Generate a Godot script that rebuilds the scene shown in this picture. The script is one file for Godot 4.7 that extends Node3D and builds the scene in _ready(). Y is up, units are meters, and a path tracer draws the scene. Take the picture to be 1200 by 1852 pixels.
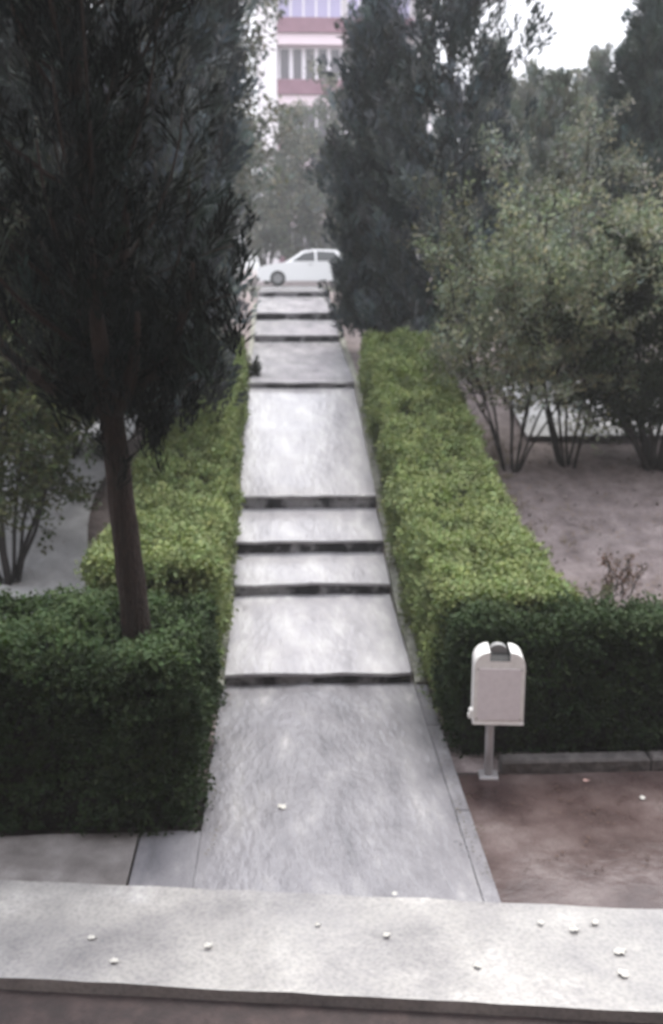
extends Node3D

var rng := RandomNumberGenerator.new()
var M := {}
var taken := {}

# ------------------------------------------------------------------ naming helpers
func numbered(n: String) -> String:
	if not taken.has(n):
		taken[n] = 0
		return n
	taken[n] += 1
	return "%s_%03d" % [n, taken[n]]

func tag(o: Node, label: String, category: String = "", group: String = "", kind: String = "") -> void:
	if label != "": o.set_meta("label", label)
	if category != "": o.set_meta("category", category)
	if group != "": o.set_meta("group", group)
	if kind != "": o.set_meta("kind", kind)

func thing(called: String, label: String, category: String, at: Vector3 = Vector3.ZERO, turn: float = 0.0, group: String = "") -> Node3D:
	var o := Node3D.new()
	o.name = numbered(called)
	add_child(o)
	o.position = at
	o.rotation.y = turn
	tag(o, label, category, group)
	return o

func obj(called: String, mesh: Mesh, m: Material, parent: Node = null) -> MeshInstance3D:
	var o := MeshInstance3D.new()
	o.name = called
	o.mesh = mesh
	o.material_override = m
	if parent == null:
		o.name = numbered(called)
		add_child(o)
	else:
		parent.add_child(o, true)
	return o

func done(st: SurfaceTool) -> ArrayMesh:
	st.generate_normals()
	return st.commit()

func begin(smooth: bool = false) -> SurfaceTool:
	var st := SurfaceTool.new()
	st.begin(Mesh.PRIMITIVE_TRIANGLES)
	st.set_smooth_group(0 if smooth else -1)
	return st

# ------------------------------------------------------------------ shape helpers
func quad(st: SurfaceTool, a: Vector3, b: Vector3, c: Vector3, d: Vector3) -> void:
	# a b c d clockwise seen from the front
	for v in [a, b, c, a, c, d]:
		st.add_vertex(v)

func hexa(st: SurfaceTool, p: Array) -> void:
	# p: 0..3 bottom (x-,z-),(x+,z-),(x+,z+),(x-,z+); 4..7 top in the same order
	quad(st, p[4], p[5], p[6], p[7])
	quad(st, p[0], p[3], p[2], p[1])
	quad(st, p[3], p[7], p[6], p[2])
	quad(st, p[1], p[5], p[4], p[0])
	quad(st, p[2], p[6], p[5], p[1])
	quad(st, p[0], p[4], p[7], p[3])

func box(st: SurfaceTool, c: Vector3, s: Vector3) -> void:
	var h := s * 0.5
	var p := []
	for y in [-h.y, h.y]:
		for k in [[-1, -1], [1, -1], [1, 1], [-1, 1]]:
			p.append(c + Vector3(k[0] * h.x, y, k[1] * h.z))
	hexa(st, p)

func bevel_box(st: SurfaceTool, c: Vector3, s: Vector3, r: float) -> void:
	# a box whose top edges are chamfered
	var h := s * 0.5
	var p := []
	for k in [[-1, -1], [1, -1], [1, 1], [-1, 1]]:
		p.append(c + Vector3(k[0] * h.x, -h.y, k[1] * h.z))
	for k in [[-1, -1], [1, -1], [1, 1], [-1, 1]]:
		p.append(c + Vector3(k[0] * h.x, h.y - r, k[1] * h.z))
	var q := []
	for k in [[-1, -1], [1, -1], [1, 1], [-1, 1]]:
		q.append(c + Vector3(k[0] * (h.x - r), h.y, k[1] * (h.z - r)))
	quad(st, p[0], p[3], p[2], p[1])
	for i in 4:
		var j := (i + 1) % 4
		quad(st, p[j], p[4 + j], p[4 + i], p[i])
		quad(st, p[4 + j], q[j], q[i], p[4 + i])
	quad(st, q[0], q[1], q[2], q[3])

func tube(st: SurfaceTool, pts: Array, radii: Array, sides: int = 7, rough: float = 0.0) -> void:
	var rings := []
	var side := Vector3.RIGHT
	for i in pts.size():
		var d: Vector3 = (pts[mini(i + 1, pts.size() - 1)] - pts[maxi(i - 1, 0)]).normalized()
		if absf(d.dot(side)) > 0.9: side = Vector3.FORWARD
		var u := (side - d * d.dot(side)).normalized()
		var w := d.cross(u)
		side = u
		var ring := []
		for k in sides:
			var a := TAU * k / sides
			var r: float = radii[i] * (1.0 + rough * sin(k * 2.6 + i * 1.3))
			ring.append(pts[i] + (u * cos(a) + w * sin(a)) * r)
		rings.append(ring)
	for i in pts.size() - 1:
		for k in sides:
			var j := (k + 1) % sides
			quad(st, rings[i][k], rings[i][j], rings[i + 1][j], rings[i + 1][k])
	for k in range(1, sides - 1):
		for v in [rings[-1][0], rings[-1][k], rings[-1][k + 1]]: st.add_vertex(v)
		for v in [rings[0][0], rings[0][k + 1], rings[0][k]]: st.add_vertex(v)

func prism(st: SurfaceTool, outline: PackedVector2Array, z0: float, z1: float) -> void:
	# the outline (x, y) extruded from z0 to z1 (z1 > z0 is the front)
	var o := outline
	if Geometry2D.is_polygon_clockwise(o):
		o = o.duplicate()
		o.reverse()
	var t := Geometry2D.triangulate_polygon(o)
	for i in range(0, t.size(), 3):
		var a := o[t[i]]
		var b := o[t[i + 1]]
		var c := o[t[i + 2]]
		if (b - a).cross(c - a) > 0.0:
			var e := b
			b = c
			c = e
		for v in [a, b, c]: st.add_vertex(Vector3(v.x, v.y, z1))
		for v in [a, c, b]: st.add_vertex(Vector3(v.x, v.y, z0))
	var flip := Geometry2D.is_polygon_clockwise(o)
	for i in o.size():
		var a := o[i]
		var b := o[(i + 1) % o.size()]
		if flip:
			quad(st, Vector3(a.x, a.y, z0), Vector3(a.x, a.y, z1), Vector3(b.x, b.y, z1), Vector3(b.x, b.y, z0))
		else:
			quad(st, Vector3(b.x, b.y, z0), Vector3(b.x, b.y, z1), Vector3(a.x, a.y, z1), Vector3(a.x, a.y, z0))

func leaf(st: SurfaceTool, at: Vector3, dir: Vector3, up: Vector3, l: float, w: float, c: Color) -> void:
	var s := dir.cross(up).normalized()
	var n := s.cross(dir).normalized()
	var mid := at + dir * l * 0.5 - n * w * 0.12
	var tip := at + dir * l - n * l * 0.1
	var a := at + dir * l * 0.45 + s * w * 0.5
	var b := at + dir * l * 0.45 - s * w * 0.5
	st.set_color(c)
	for v in [at, a, mid, mid, a, tip, at, mid, b, mid, tip, b]:
		st.add_vertex(v)

func rnd_dir() -> Vector3:
	var z := rng.randf_range(-1, 1)
	var a := rng.randf() * TAU
	var r := sqrt(1.0 - z * z)
	return Vector3(r * cos(a), z, r * sin(a))

func leaf_cluster(n: int, size: float, l: float, w: float, upward: float) -> ArrayMesh:
	var st := begin()
	for i in n:
		var d := (rnd_dir() + Vector3.UP * upward).normalized()
		var at := rnd_dir() * size * sqrt(rng.randf())
		var nn := (rnd_dir() * 0.7 + Vector3.UP).normalized()
		var k := rng.randf_range(0.7, 1.25)
		leaf(st, at, d, nn, l * rng.randf_range(0.7, 1.2), w * rng.randf_range(0.8, 1.2), Color(k * rng.randf_range(0.88, 1.12), k, k * rng.randf_range(0.8, 1.2)))
	return done(st)

func conifer_spray(l: float, n: int, w: float, spread: float) -> ArrayMesh:
	# a flattened upright plume of narrow scale-leaf shoots, growing along +y
	var st := begin()
	for i in n:
		var t := (i + 0.5) / n
		var y := l * t * 0.85
		var a := rng.randf() * TAU
		var out := Vector3(cos(a), 0, sin(a) * 0.55)
		var reach := l * spread * (0.35 + 0.65 * sin(PI * minf(1.0, t * 0.9 + 0.15)))
		var at := Vector3(out.x, 0, out.z) * reach * rng.randf_range(0.0, 0.45) + Vector3(0, y, 0)
		var d := (out * rng.randf_range(0.35, 0.9) + Vector3.UP).normalized()
		var k := rng.randf_range(0.7, 1.3)
		leaf(st, at, d, rnd_dir(), reach * rng.randf_range(0.7, 1.2), w * rng.randf_range(0.7, 1.3), Color(k, k, k))
	return done(st)

func scatter(called: String, mesh: Mesh, m: Material, parent: Node, xf: Array, cols: Array) -> MultiMeshInstance3D:
	var mm := MultiMesh.new()
	mm.transform_format = MultiMesh.TRANSFORM_3D
	mm.use_colors = true
	mm.mesh = mesh
	mm.instance_count = xf.size()
	for i in xf.size():
		mm.set_instance_transform(i, xf[i])
		mm.set_instance_color(i, cols[i])
	var o := MultiMeshInstance3D.new()
	o.name = called
	o.multimesh = mm
	o.material_override = m
	o.set_meta("kind", "stuff")
	if parent == null: add_child(o, true)
	else: parent.add_child(o, true)
	return o

# ------------------------------------------------------------------ textures and materials
func noise(seed_: int, freq: float, oct: int = 4, kind: int = FastNoiseLite.TYPE_SIMPLEX_SMOOTH) -> FastNoiseLite:
	var n := FastNoiseLite.new()
	n.seed = seed_
	n.frequency = freq
	n.noise_type = kind
	n.fractal_octaves = oct
	n.fractal_gain = 0.6
	return n

func ramp_tex(seed_: int, freq: float, stops: Array, size: int = 512, oct: int = 5) -> NoiseTexture2D:
	var g := Gradient.new()
	var offs := PackedFloat32Array()
	var cols := PackedColorArray()
	for s in stops:
		offs.append(s[0])
		cols.append(Color(s[1], s[2], s[3]).linear_to_srgb())
	g.offsets = offs
	g.colors = cols
	var t := NoiseTexture2D.new()
	t.width = size
	t.height = size
	t.seamless = true
	t.color_ramp = g
	t.noise = noise(seed_, freq, oct)
	return t

func grey_tex(seed_: int, freq: float, size: int = 512, oct: int = 5) -> NoiseTexture2D:
	var t := NoiseTexture2D.new()
	t.width = size
	t.height = size
	t.seamless = true
	t.noise = noise(seed_, freq, oct)
	return t

func surface(stops: Array, seed_: int, freq: float, metres: float, rough: float, relief: float = 0.0, fine: bool = true) -> StandardMaterial3D:
	var m := StandardMaterial3D.new()
	m.albedo_texture = ramp_tex(seed_, freq, stops)
	m.uv1_triplanar = true
	m.uv1_world_triplanar = true
	m.uv1_scale = Vector3.ONE / metres
	m.roughness = rough
	if relief > 0.0:
		m.heightmap_enabled = true
		m.heightmap_texture = fine_height
		m.heightmap_scale = relief
	if fine:
		m.detail_enabled = true
		m.detail_blend_mode = BaseMaterial3D.BLEND_MODE_MUL
		m.detail_albedo = fine_speckle
		m.detail_uv_layer = BaseMaterial3D.DETAIL_UV_1
	return m

var fine_height: NoiseTexture2D
var fine_speckle: NoiseTexture2D

func plain(c: Color, rough: float = 0.6, metal: float = 0.0) -> StandardMaterial3D:
	var m := StandardMaterial3D.new()
	m.albedo_color = c.linear_to_srgb()
	m.roughness = rough
	m.metallic = metal
	return m

func leaf_mat(rough: float, through: Color) -> StandardMaterial3D:
	var m := StandardMaterial3D.new()
	m.vertex_color_use_as_albedo = true
	m.roughness = rough
	m.metallic_specular = 0.2
	m.cull_mode = BaseMaterial3D.CULL_DISABLED
	m.backlight_enabled = true
	m.backlight = through
	return m

func make_materials() -> void:
	fine_height = grey_tex(3, 0.03, 512, 6)
	fine_speckle = ramp_tex(8, 0.16, [[0.0, 0.40, 0.40, 0.40], [0.36, 0.80, 0.80, 0.80], [0.5, 0.97, 0.97, 0.97], [1.0, 1.0, 1.0, 1.0]], 1024, 4)
	# real-world base colours, linear
	M.path = surface([[0.0, 0.28, 0.272, 0.29], [0.35, 0.38, 0.37, 0.39], [0.55, 0.42, 0.41, 0.425], [0.75, 0.49, 0.48, 0.49], [1.0, 0.60, 0.59, 0.595]], 11, 0.006, 3.1, 0.16, 0.5)
	M.path.uv1_scale = Vector3(1.0 / 1.1, 1.0 / 2.0, 1.0 / 3.4)
	M.landing = surface([[0.0, 0.15, 0.148, 0.16], [0.35, 0.205, 0.20, 0.215], [0.6, 0.235, 0.23, 0.245], [0.8, 0.28, 0.275, 0.285], [1.0, 0.40, 0.39, 0.395]], 13, 0.007, 2.3, 0.14, 0.5)
	M.landing.uv1_scale = Vector3(1.0 / 1.0, 1.0 / 2.0, 1.0 / 2.6)
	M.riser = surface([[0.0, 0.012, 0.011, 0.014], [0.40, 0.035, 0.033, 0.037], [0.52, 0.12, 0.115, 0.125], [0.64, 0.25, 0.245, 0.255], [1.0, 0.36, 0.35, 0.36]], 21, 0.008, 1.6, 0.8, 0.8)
	M.strip = surface([[0.0, 0.20, 0.195, 0.20], [0.35, 0.275, 0.268, 0.268], [0.55, 0.32, 0.312, 0.305], [0.72, 0.37, 0.36, 0.35], [0.84, 0.43, 0.42, 0.41], [1.0, 0.62, 0.61, 0.60]], 31, 0.006, 2.9, 0.27, 0.4)
	M.strip.detail_albedo = ramp_tex(9, 0.09, [[0.0, 0.62, 0.62, 0.63], [0.4, 0.86, 0.86, 0.87], [0.6, 0.97, 0.97, 0.96], [1.0, 1.0, 1.0, 0.98]], 1024, 5)
	M.pave_brown = surface([[0.0, 0.035, 0.022, 0.021], [0.4, 0.07, 0.048, 0.046], [0.7, 0.11, 0.082, 0.079], [1.0, 0.17, 0.14, 0.135]], 41, 0.006, 2.3, 0.22, 0.3)
	M.pave_left = surface([[0.0, 0.12, 0.108, 0.105], [0.5, 0.19, 0.175, 0.17], [1.0, 0.28, 0.265, 0.26]], 45, 0.010, 1.4, 0.65, 0.6)
	M.lower = surface([[0.0, 0.014, 0.008, 0.008], [0.5, 0.028, 0.017, 0.017], [1.0, 0.055, 0.035, 0.033]], 51, 0.015, 1.1, 0.8, 0.8)
	M.soil = surface([[0.0, 0.14, 0.112, 0.108], [0.4, 0.21, 0.172, 0.17], [0.65, 0.26, 0.216, 0.213], [1.0, 0.35, 0.30, 0.29]], 61, 0.014, 2.3, 0.95, 1.8)
	M.pale = surface([[0.0, 0.42, 0.42, 0.43], [0.5, 0.56, 0.56, 0.57], [1.0, 0.70, 0.70, 0.71]], 71, 0.014, 1.9, 0.8, 1.0)
	M.kerb = surface([[0.0, 0.15, 0.155, 0.125], [0.5, 0.26, 0.26, 0.22], [1.0, 0.42, 0.42, 0.36]], 81, 0.02, 1.0, 0.75, 0.8)
	M.kerb_dark = surface([[0.0, 0.05, 0.045, 0.045], [0.5, 0.10, 0.09, 0.088], [1.0, 0.18, 0.165, 0.16]], 83, 0.02, 1.0, 0.75, 0.8)
	M.bark_red = surface([[0.0, 0.008, 0.005, 0.004], [0.5, 0.026, 0.014, 0.010], [1.0, 0.058, 0.034, 0.025]], 91, 0.03, 0.5, 0.95, 2.0)
	M.bark_red.uv1_scale = Vector3(5, 0.9, 5)
	M.bark = surface([[0.0, 0.02, 0.016, 0.015], [0.5, 0.045, 0.038, 0.036], [1.0, 0.09, 0.08, 0.075]], 95, 0.03, 0.5, 0.95, 1.5)
	M.bark.uv1_scale = Vector3(5, 0.9, 5)
	M.core = surface([[0.0, 0.006, 0.006, 0.004], [0.5, 0.012, 0.012, 0.008], [1.0, 0.024, 0.023, 0.015]], 97, 0.04, 0.8, 1.0, 3.0)
	M.box_leaf = leaf_mat(0.55, Color(0.5, 0.55, 0.3))
	M.needle = leaf_mat(0.6, Color(0.2, 0.2, 0.2))
	M.leaf = leaf_mat(0.55, Color(0.45, 0.5, 0.35))
	M.dry = leaf_mat(0.8, Color(0.2, 0.2, 0.15))
	M.bin_white = surface([[0.0, 0.66, 0.65, 0.63], [0.5, 0.78, 0.77, 0.75], [1.0, 0.84, 0.83, 0.81]], 101, 0.02, 0.6, 0.4, 0.0, false)
	M.bin_panel = surface([[0.0, 0.64, 0.60, 0.62], [0.5, 0.71, 0.67, 0.69], [1.0, 0.76, 0.72, 0.74]], 103, 0.02, 0.5, 0.45, 0.0, false)
	M.bin_grey = plain(Color(0.28, 0.28, 0.28), 0.5)
	M.bin_dark = plain(Color(0.02, 0.02, 0.021), 0.8)
	M.post = plain(Color(0.42, 0.41, 0.42), 0.45, 0.3)
	M.wall = surface([[0.0, 0.62, 0.58, 0.60], [0.5, 0.70, 0.67, 0.68], [1.0, 0.76, 0.73, 0.74]], 111, 0.01, 5.0, 0.9, 0.0, false)
	M.pier = plain(Color(0.80, 0.76, 0.78), 0.85)
	M.mauve = surface([[0.0, 0.20, 0.10, 0.135], [0.5, 0.24, 0.125, 0.165], [1.0, 0.28, 0.155, 0.20]], 113, 0.01, 4.0, 0.9, 0.0, false)
	M.lintel = plain(Color(0.74, 0.62, 0.67), 0.85)
	M.frame = plain(Color(0.74, 0.72, 0.76), 0.6)
	M.glass_dark = plain(Color(0.10, 0.09, 0.11), 0.15)
	M.glass_lilac = plain(Color(0.40, 0.37, 0.56), 0.2)
	M.car = plain(Color(0.80, 0.80, 0.80), 0.25)
	M.car.clearcoat_enabled = true
	M.car.clearcoat = 0.6
	M.tyre = plain(Color(0.02, 0.02, 0.02), 0.85)
	M.rim = plain(Color(0.35, 0.35, 0.36), 0.35, 0.7)
	M.lamp_glass = plain(Color(0.55, 0.56, 0.58), 0.1)
	M.tail = plain(Color(0.30, 0.02, 0.02), 0.2)
	M.car_glass = plain(Color(0.03, 0.032, 0.035), 0.08)
	M.asphalt = surface([[0.0, 0.05, 0.05, 0.052], [0.5, 0.085, 0.085, 0.088], [1.0, 0.13, 0.13, 0.132]], 121, 0.02, 2.0, 0.85, 0.6)
	M.house = surface([[0.0, 0.14, 0.09, 0.07], [0.5, 0.19, 0.125, 0.10], [1.0, 0.24, 0.16, 0.13]], 131, 0.01, 3.0, 0.9, 0.0, false)

# ------------------------------------------------------------------ the lie of the land (u = metres along the path, away from the building)
var TU := [-400.0, 4.6, 5.3, 7.0, 8.55, 9.2, 10.0, 13.1, 16.6, 18.0, 19.9, 24.0, 32.0, 400.0]
var TE := [-0.17, -0.17, -0.05, -0.03, 0.12, 0.33, 0.55, 1.36, 1.68, 1.95, 2.3, 2.3, 2.05, 2.05]

func ground(u: float) -> float:
	for i in TU.size() - 1:
		if u <= TU[i + 1]:
			return lerpf(TE[i], TE[i + 1], (u - TU[i]) / (TU[i + 1] - TU[i]))
	return TE[-1]

func at(x: float, u: float, up: float = 0.0) -> Vector3:
	return Vector3(x, ground(u) + up, -u)

# ------------------------------------------------------------------ hedges
func hedge(called: String, label: String, a: Vector2, b: Vector2, width: float, h0: float, h1: float, tint: Color, per_m2: float, cluster: Mesh, bump: FastNoiseLite, top_light: float) -> Node3D:
	# a, b: ends of its middle line as (x, u)
	var t := thing(called, label, "hedge", Vector3(a.x, ground(a.y), -a.y))
	var org := t.position
	var d2 := (b - a)
	var length := d2.length()
	var dir := Vector3(d2.x, 0, -d2.y).normalized()
	var side := Vector3(-dir.z, 0, dir.x)
	var r := 0.13
	# solid filler inside; its near-black colour stands for the shade within
	var st := begin()
	var n := maxi(4, int(length / 0.25))
	var prev := []
	for i in n + 1:
		var s := lerpf(0.10, length - 0.10, float(i) / n)
		var u := a.y + (b.y - a.y) * s / length
		var g := ground(u) - org.y
		var h := lerpf(h0, h1, s / length)
		var w := width * 0.5 - 0.12
		var ring := []
		for c in [Vector2(-w, -0.02), Vector2(-w, h - 0.24), Vector2(-w + 0.1, h - 0.13), Vector2(w - 0.1, h - 0.13), Vector2(w, h - 0.24), Vector2(w, -0.02)]:
			var p: Vector3 = dir * s + side * c.x + Vector3.UP * (g + c.y)
			p += Vector3(rng.randf_range(-0.03, 0.03), rng.randf_range(-0.03, 0.03), rng.randf_range(-0.03, 0.03))
			ring.append(p)
		if i > 0:
			for k in 5: quad(st, prev[k], prev[k + 1], ring[k + 1], ring[k])
		if i == 0 or i == n:
			for k in range(1, 5):
				for v in ([ring[0], ring[k + 1], ring[k]] if i == n else [ring[0], ring[k], ring[k + 1]]): st.add_vertex(v)
		prev = ring
	obj("dark_core", done(st), M.core, t)
	# leaves
	var xf := []
	var cols := []
	var hm := (h0 + h1) * 0.5
	var top_area := length * width
	var side_area := length * hm
	var end_area := width * hm
	var total := top_area + 2 * side_area + 2 * end_area
	for i in int(total * per_m2):
		var pick := rng.randf() * total
		var s := rng.randf() * length
		var across := rng.randf_range(-0.5, 0.5) * width
		var fy := rng.randf()
		var nrm := Vector3.UP
		if pick < top_area: fy = 1.0
		elif pick < top_area + side_area:
			across = -width * 0.5
			nrm = -side
		elif pick < top_area + 2 * side_area:
			across = width * 0.5
			nrm = side
		elif pick < top_area + 2 * side_area + end_area:
			s = 0.0
			nrm = -dir
		else:
			s = length
			nrm = dir
		var u := a.y + (b.y - a.y) * s / length
		var h := lerpf(h0, h1, s / length)
		var y := fy * h
		# round the edges off
		var ex := maxf(0.0, absf(across) - (width * 0.5 - r))
		var ey := maxf(0.0, y - (h - r))
		var es := maxf(0.0, maxf(r - s, s - (length - r)))
		var over := Vector3(ex, ey, es).length()
		if over > r:
			var k := r / over
			across = signf(across) * (width * 0.5 - r + ex * k) if ex > 0 else across
			y = h - r + ey * k if ey > 0 else y
			if es > 0: s = r - es * k if s < length * 0.5 else length - r + es * k
		var p: Vector3 = dir * s + side * across + Vector3.UP * (ground(u) - org.y + y)
		var wp := p + org
		var bulge := bump.get_noise_3d(wp.x * 1.0, wp.y * 1.0, wp.z * 1.0)
		var depth := pow(rng.randf(), 1.3) * 0.17
		var shoot := 0.0
		if rng.randf() < 0.05 and nrm.y > 0.5: shoot = rng.randf_range(0.0, 0.05)
		p += nrm * (bulge * 0.15 - depth + shoot)
		# a thinning foot
		if y < 0.28 and rng.randf() < 0.75 - y * 1.8: continue
		var bs := Basis.from_euler(Vector3(rng.randf_range(-0.6, 0.6), rng.randf() * TAU, rng.randf_range(-0.6, 0.6)))
		if nrm.y < 0.5: bs = Basis(nrm.cross(Vector3.UP).normalized(), rng.randf_range(-0.7, 0.3)) * bs
		xf.append(Transform3D(bs.scaled(Vector3.ONE * rng.randf_range(0.6, 1.4)), p))
		var patch := 1.0 + 0.45 * bump.get_noise_3d(wp.z * 2.2, wp.x * 2.2, 40.0 + wp.y * 2.0)
		var k2 := patch * rng.randf_range(0.84, 1.16)
		if nrm.y > 0.5 and depth < 0.075: k2 *= top_light       # sky light on the hedge top painted into the leaf tint
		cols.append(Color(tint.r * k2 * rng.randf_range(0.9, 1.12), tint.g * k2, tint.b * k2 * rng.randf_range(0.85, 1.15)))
	scatter("foliage", cluster, M.box_leaf, t, xf, cols)
	return t

# ------------------------------------------------------------------ trees
func profile(pts: Array, t: float) -> float:
	for i in pts.size() - 1:
		if t <= pts[i + 1][0]:
			return lerpf(pts[i][1], pts[i + 1][1], clampf((t - pts[i][0]) / (pts[i + 1][0] - pts[i][0]), 0, 1))
	return pts[-1][1]

func conifer(called: String, label: String, x: float, u: float, o: Dictionary) -> Node3D:
	# o: h, base (crown start), prof [[height share of crown, radius]], branches, sprays (per branch), tint, lean (Vector2), r (trunk), size, group
	var t = thing(called, label, o.get("cat", "tree"), at(x, u, -0.05), 0.0, o.get("group", ""))
	var h: float = o.h
	var base: float = o.base
	var lean: Vector2 = o.get("lean", Vector2.ZERO)
	var wob = rng.randf() * TAU
	var axis = func(y: float) -> Vector3:
		var k = y / h
		return Vector3(lean.x * k + 0.05 * sin(k * 5.0 + wob) * o.get("wobble", 1.0), y, lean.y * k + 0.05 * cos(k * 4.0 + wob) * o.get("wobble", 1.0)) - Vector3(0.05 * sin(wob), 0, 0.05 * cos(wob)) * o.get("wobble", 1.0)
	var st = begin(true)
	var pts = []
	var rad = []
	var rings: int = o.get("rings", 12)
	for i in rings + 1:
		var y = h * 0.97 * i / float(rings)
		pts.append(axis.call(y))
		rad.append(maxf(0.008, o.r * (1.0 - 0.93 * i / float(rings)) * (1.25 if i == 0 else 1.0)))
	tube(st, pts, rad, o.get("sides", 11), 0.09)
	obj("trunk", done(st), o.get("bark", M.bark), t)
	var bst = begin(true)
	var xf = []
	var cols = []
	var tint: Color = o.tint
	var size: float = o.size
	var limbs: int = o.get("limbs", 0)
	var lobes: Array = o.get("lobes", [])
	for b in o.branches + lobes.size():
		var ct = (b + rng.randf()) / o.branches          # share of the crown's height at which its tip grows
		var tip_y = base + (h - base) * ct
		var rr = profile(o.prof, ct) * (rng.randf_range(0.55 - o.get("ragged", 0.0), 1.12 + o.get("ragged", 0.0) * 0.6) + (0.28 if rng.randf() < 0.14 else 0.0))
		var rise: float = o.get("rise", 0.9) * rr + rng.randf_range(0.0, 0.25)
		var from_y = maxf(base * 0.86, tip_y - rise * rng.randf_range(0.7, 1.3))
		var az = b * 2.39996 + rng.randf_range(-0.5, 0.5)
		var out = Vector3(cos(az), 0, sin(az))
		var p0: Vector3 = axis.call(from_y)
		var p3: Vector3 = axis.call(tip_y) + out * rr
		var p1 = p0 + out * rr * 0.55 + Vector3.UP * (tip_y - from_y) * 0.15
		var p2 = p3 - Vector3.UP * (tip_y - from_y) * 0.35
		var bp = []
		var br = []
		for k in 6:
			var s = k / 5.0
			bp.append(p0.bezier_interpolate(p1, p2, p3, s))
			br.append(lerpf(o.r * 0.24 * (1.0 - ct * 0.7), 0.004, s))
		if b >= o.branches:                                # a low spray that hangs out of the crown
			p3 = lobes[b - o.branches]
			from_y = minf(from_y, p3.y - 0.25)
			p0 = axis.call(from_y)
			p1 = p0.lerp(p3, 0.4) - Vector3.UP * 0.02
			p2 = p0.lerp(p3, 0.8) + Vector3.UP * 0.03
			rr = 0.55
			bp.clear()
			for k in 6: bp.append(p0.bezier_interpolate(p1, p2, p3, k / 5.0))
		if b < limbs:
			var ls = begin(true)
			tube(ls, bp, br.map(func(v): return v * o.get("limb_scale", 2.1)), 8, 0.06)
			obj("limb", done(ls), o.get("bark", M.bark), t)
		else:
			tube(bst, bp, br, 5)
		var hue = rng.randf_range(0.65, 1.3) if not o.has("vary") else lerpf(0.55, o.vary, pow(rng.randf(), 2.2))
		var count: int = int(o.sprays * (0.45 + 0.75 * rr / o.rmax))
		for q in count:
			var s = 1.0 - pow(rng.randf(), 1.25) * 0.86
			var c = p0.bezier_interpolate(p1, p2, p3, s)
			c += rnd_dir() * Vector3(1, 1.2, 1) * (0.05 + 0.17 * rr * rng.randf()) * o.get("puff", 1.0)
			var grow = (Vector3.UP * o.get("up", 1.0) + out * rng.randf_range(-0.1, 0.8) + rnd_dir() * 0.45).normalized()
			var ax = Vector3.UP.cross(grow)
			var bs = Basis()
			if ax.length() > 0.01: bs = Basis(ax.normalized(), Vector3.UP.angle_to(grow))
			bs = bs * Basis(Vector3.UP, rng.randf() * TAU)
			var sc = size * rng.randf_range(0.6, 1.25)
			xf.append(Transform3D(bs.scaled(Vector3.ONE * sc), c - grow * sc * 0.1))
			var k2 = hue * rng.randf_range(0.75, 1.25)
			cols.append(Color(tint.r * k2 * rng.randf_range(0.85, 1.15), tint.g * k2, tint.b * k2 * rng.randf_range(0.85, 1.15)))
	tag(obj("branches", done(bst), o.get("bark", M.bark), t), "", "", "", "stuff")
	scatter("crown", o.mesh, M.needle, t, xf, cols)
	return t

func bushy(called: String, label: String, x: float, u: float, o: Dictionary) -> Node3D:
	# several bare stems that fork and carry leaf clusters. o: h, spread, stems, bare, clusters, size, tint, mesh, r, tilt, cat, group
	var t = thing(called, label, o.get("cat", "shrub"), at(x, u, -0.04), 0.0, o.get("group", ""))
	var xf = []
	var cols = []
	var tint: Color = o.tint
	var twigs = begin(true)
	for s in o.stems:
		var az: float = TAU * (s + rng.randf_range(-0.3, 0.3)) / o.stems + o.get("turn", 0.0)
		var out = Vector3(cos(az), 0, sin(az))
		var far: float = o.spread * rng.randf_range(0.45, 1.0)
		var tall: float = o.h * rng.randf_range(0.78, 1.0) * (1.0 - 0.25 * pow(far / o.spread, 3.0))
		var foot: Vector3 = out * rng.randf_range(0.02, 0.09)
		var tip = out * far + Vector3.UP * tall
		var c1 = foot + out * far * 0.25 + Vector3.UP * tall * 0.35
		var c2 = tip - Vector3.UP * tall * 0.35 + rnd_dir() * 0.12
		var pts = []
		var rad = []
		for k in 9:
			pts.append(foot.bezier_interpolate(c1, c2, tip, k / 8.0) + rnd_dir() * 0.018)
			rad.append(lerpf(o.r * rng.randf_range(0.9, 1.1), 0.005, k / 8.0))
		var st = begin(true)
		tube(st, pts, rad, 6)
		obj("stem", done(st), o.get("bark", M.bark), t)
		var hue = rng.randf_range(0.75, 1.25)
		for b in o.get("twigs", 12):
			var f = lerpf(o.bare, 1.0, (b + rng.randf()) / o.get("twigs", 12))
			var p = foot.bezier_interpolate(c1, c2, tip, f)
			var d = (rnd_dir() + out * 0.5 + Vector3.UP * o.get("up", 0.5)).normalized()
			var l: float = o.h * o.get("twig", 0.2) * rng.randf_range(0.5, 1.2)
			var e = p + d * l
			var m = p + d * l * 0.5 + rnd_dir() * l * 0.15
			tube(twigs, [p, m, e], [0.007 * o.h * 0.5 + 0.002, 0.005, 0.002], 4)
			for q in int(o.clusters):
				var w = pow(rng.randf(), 0.7)
				var c = p.lerp(m, w * 2.0) if w < 0.5 else m.lerp(e, w * 2.0 - 1.0)
				c += rnd_dir() * l * 0.38 * rng.randf() * o.get("puff", 1.0)
				var bs = Basis.from_euler(Vector3(rng.randf_range(-0.7, 0.7), rng.randf() * TAU, rng.randf_range(-0.7, 0.7)))
				xf.append(Transform3D(bs.scaled(Vector3.ONE * o.size * rng.randf_range(0.7, 1.3)), c))
				var k2 = hue * rng.randf_range(0.7, 1.3)
				cols.append(Color(tint.r * k2 * rng.randf_range(0.85, 1.2), tint.g * k2, tint.b * k2 * rng.randf_range(0.8, 1.2)))
	tag(obj("twigs", done(twigs), o.get("bark", M.bark), t), "", "", "", "stuff")
	scatter("foliage", o.mesh, M.leaf, t, xf, cols)
	return t

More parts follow.
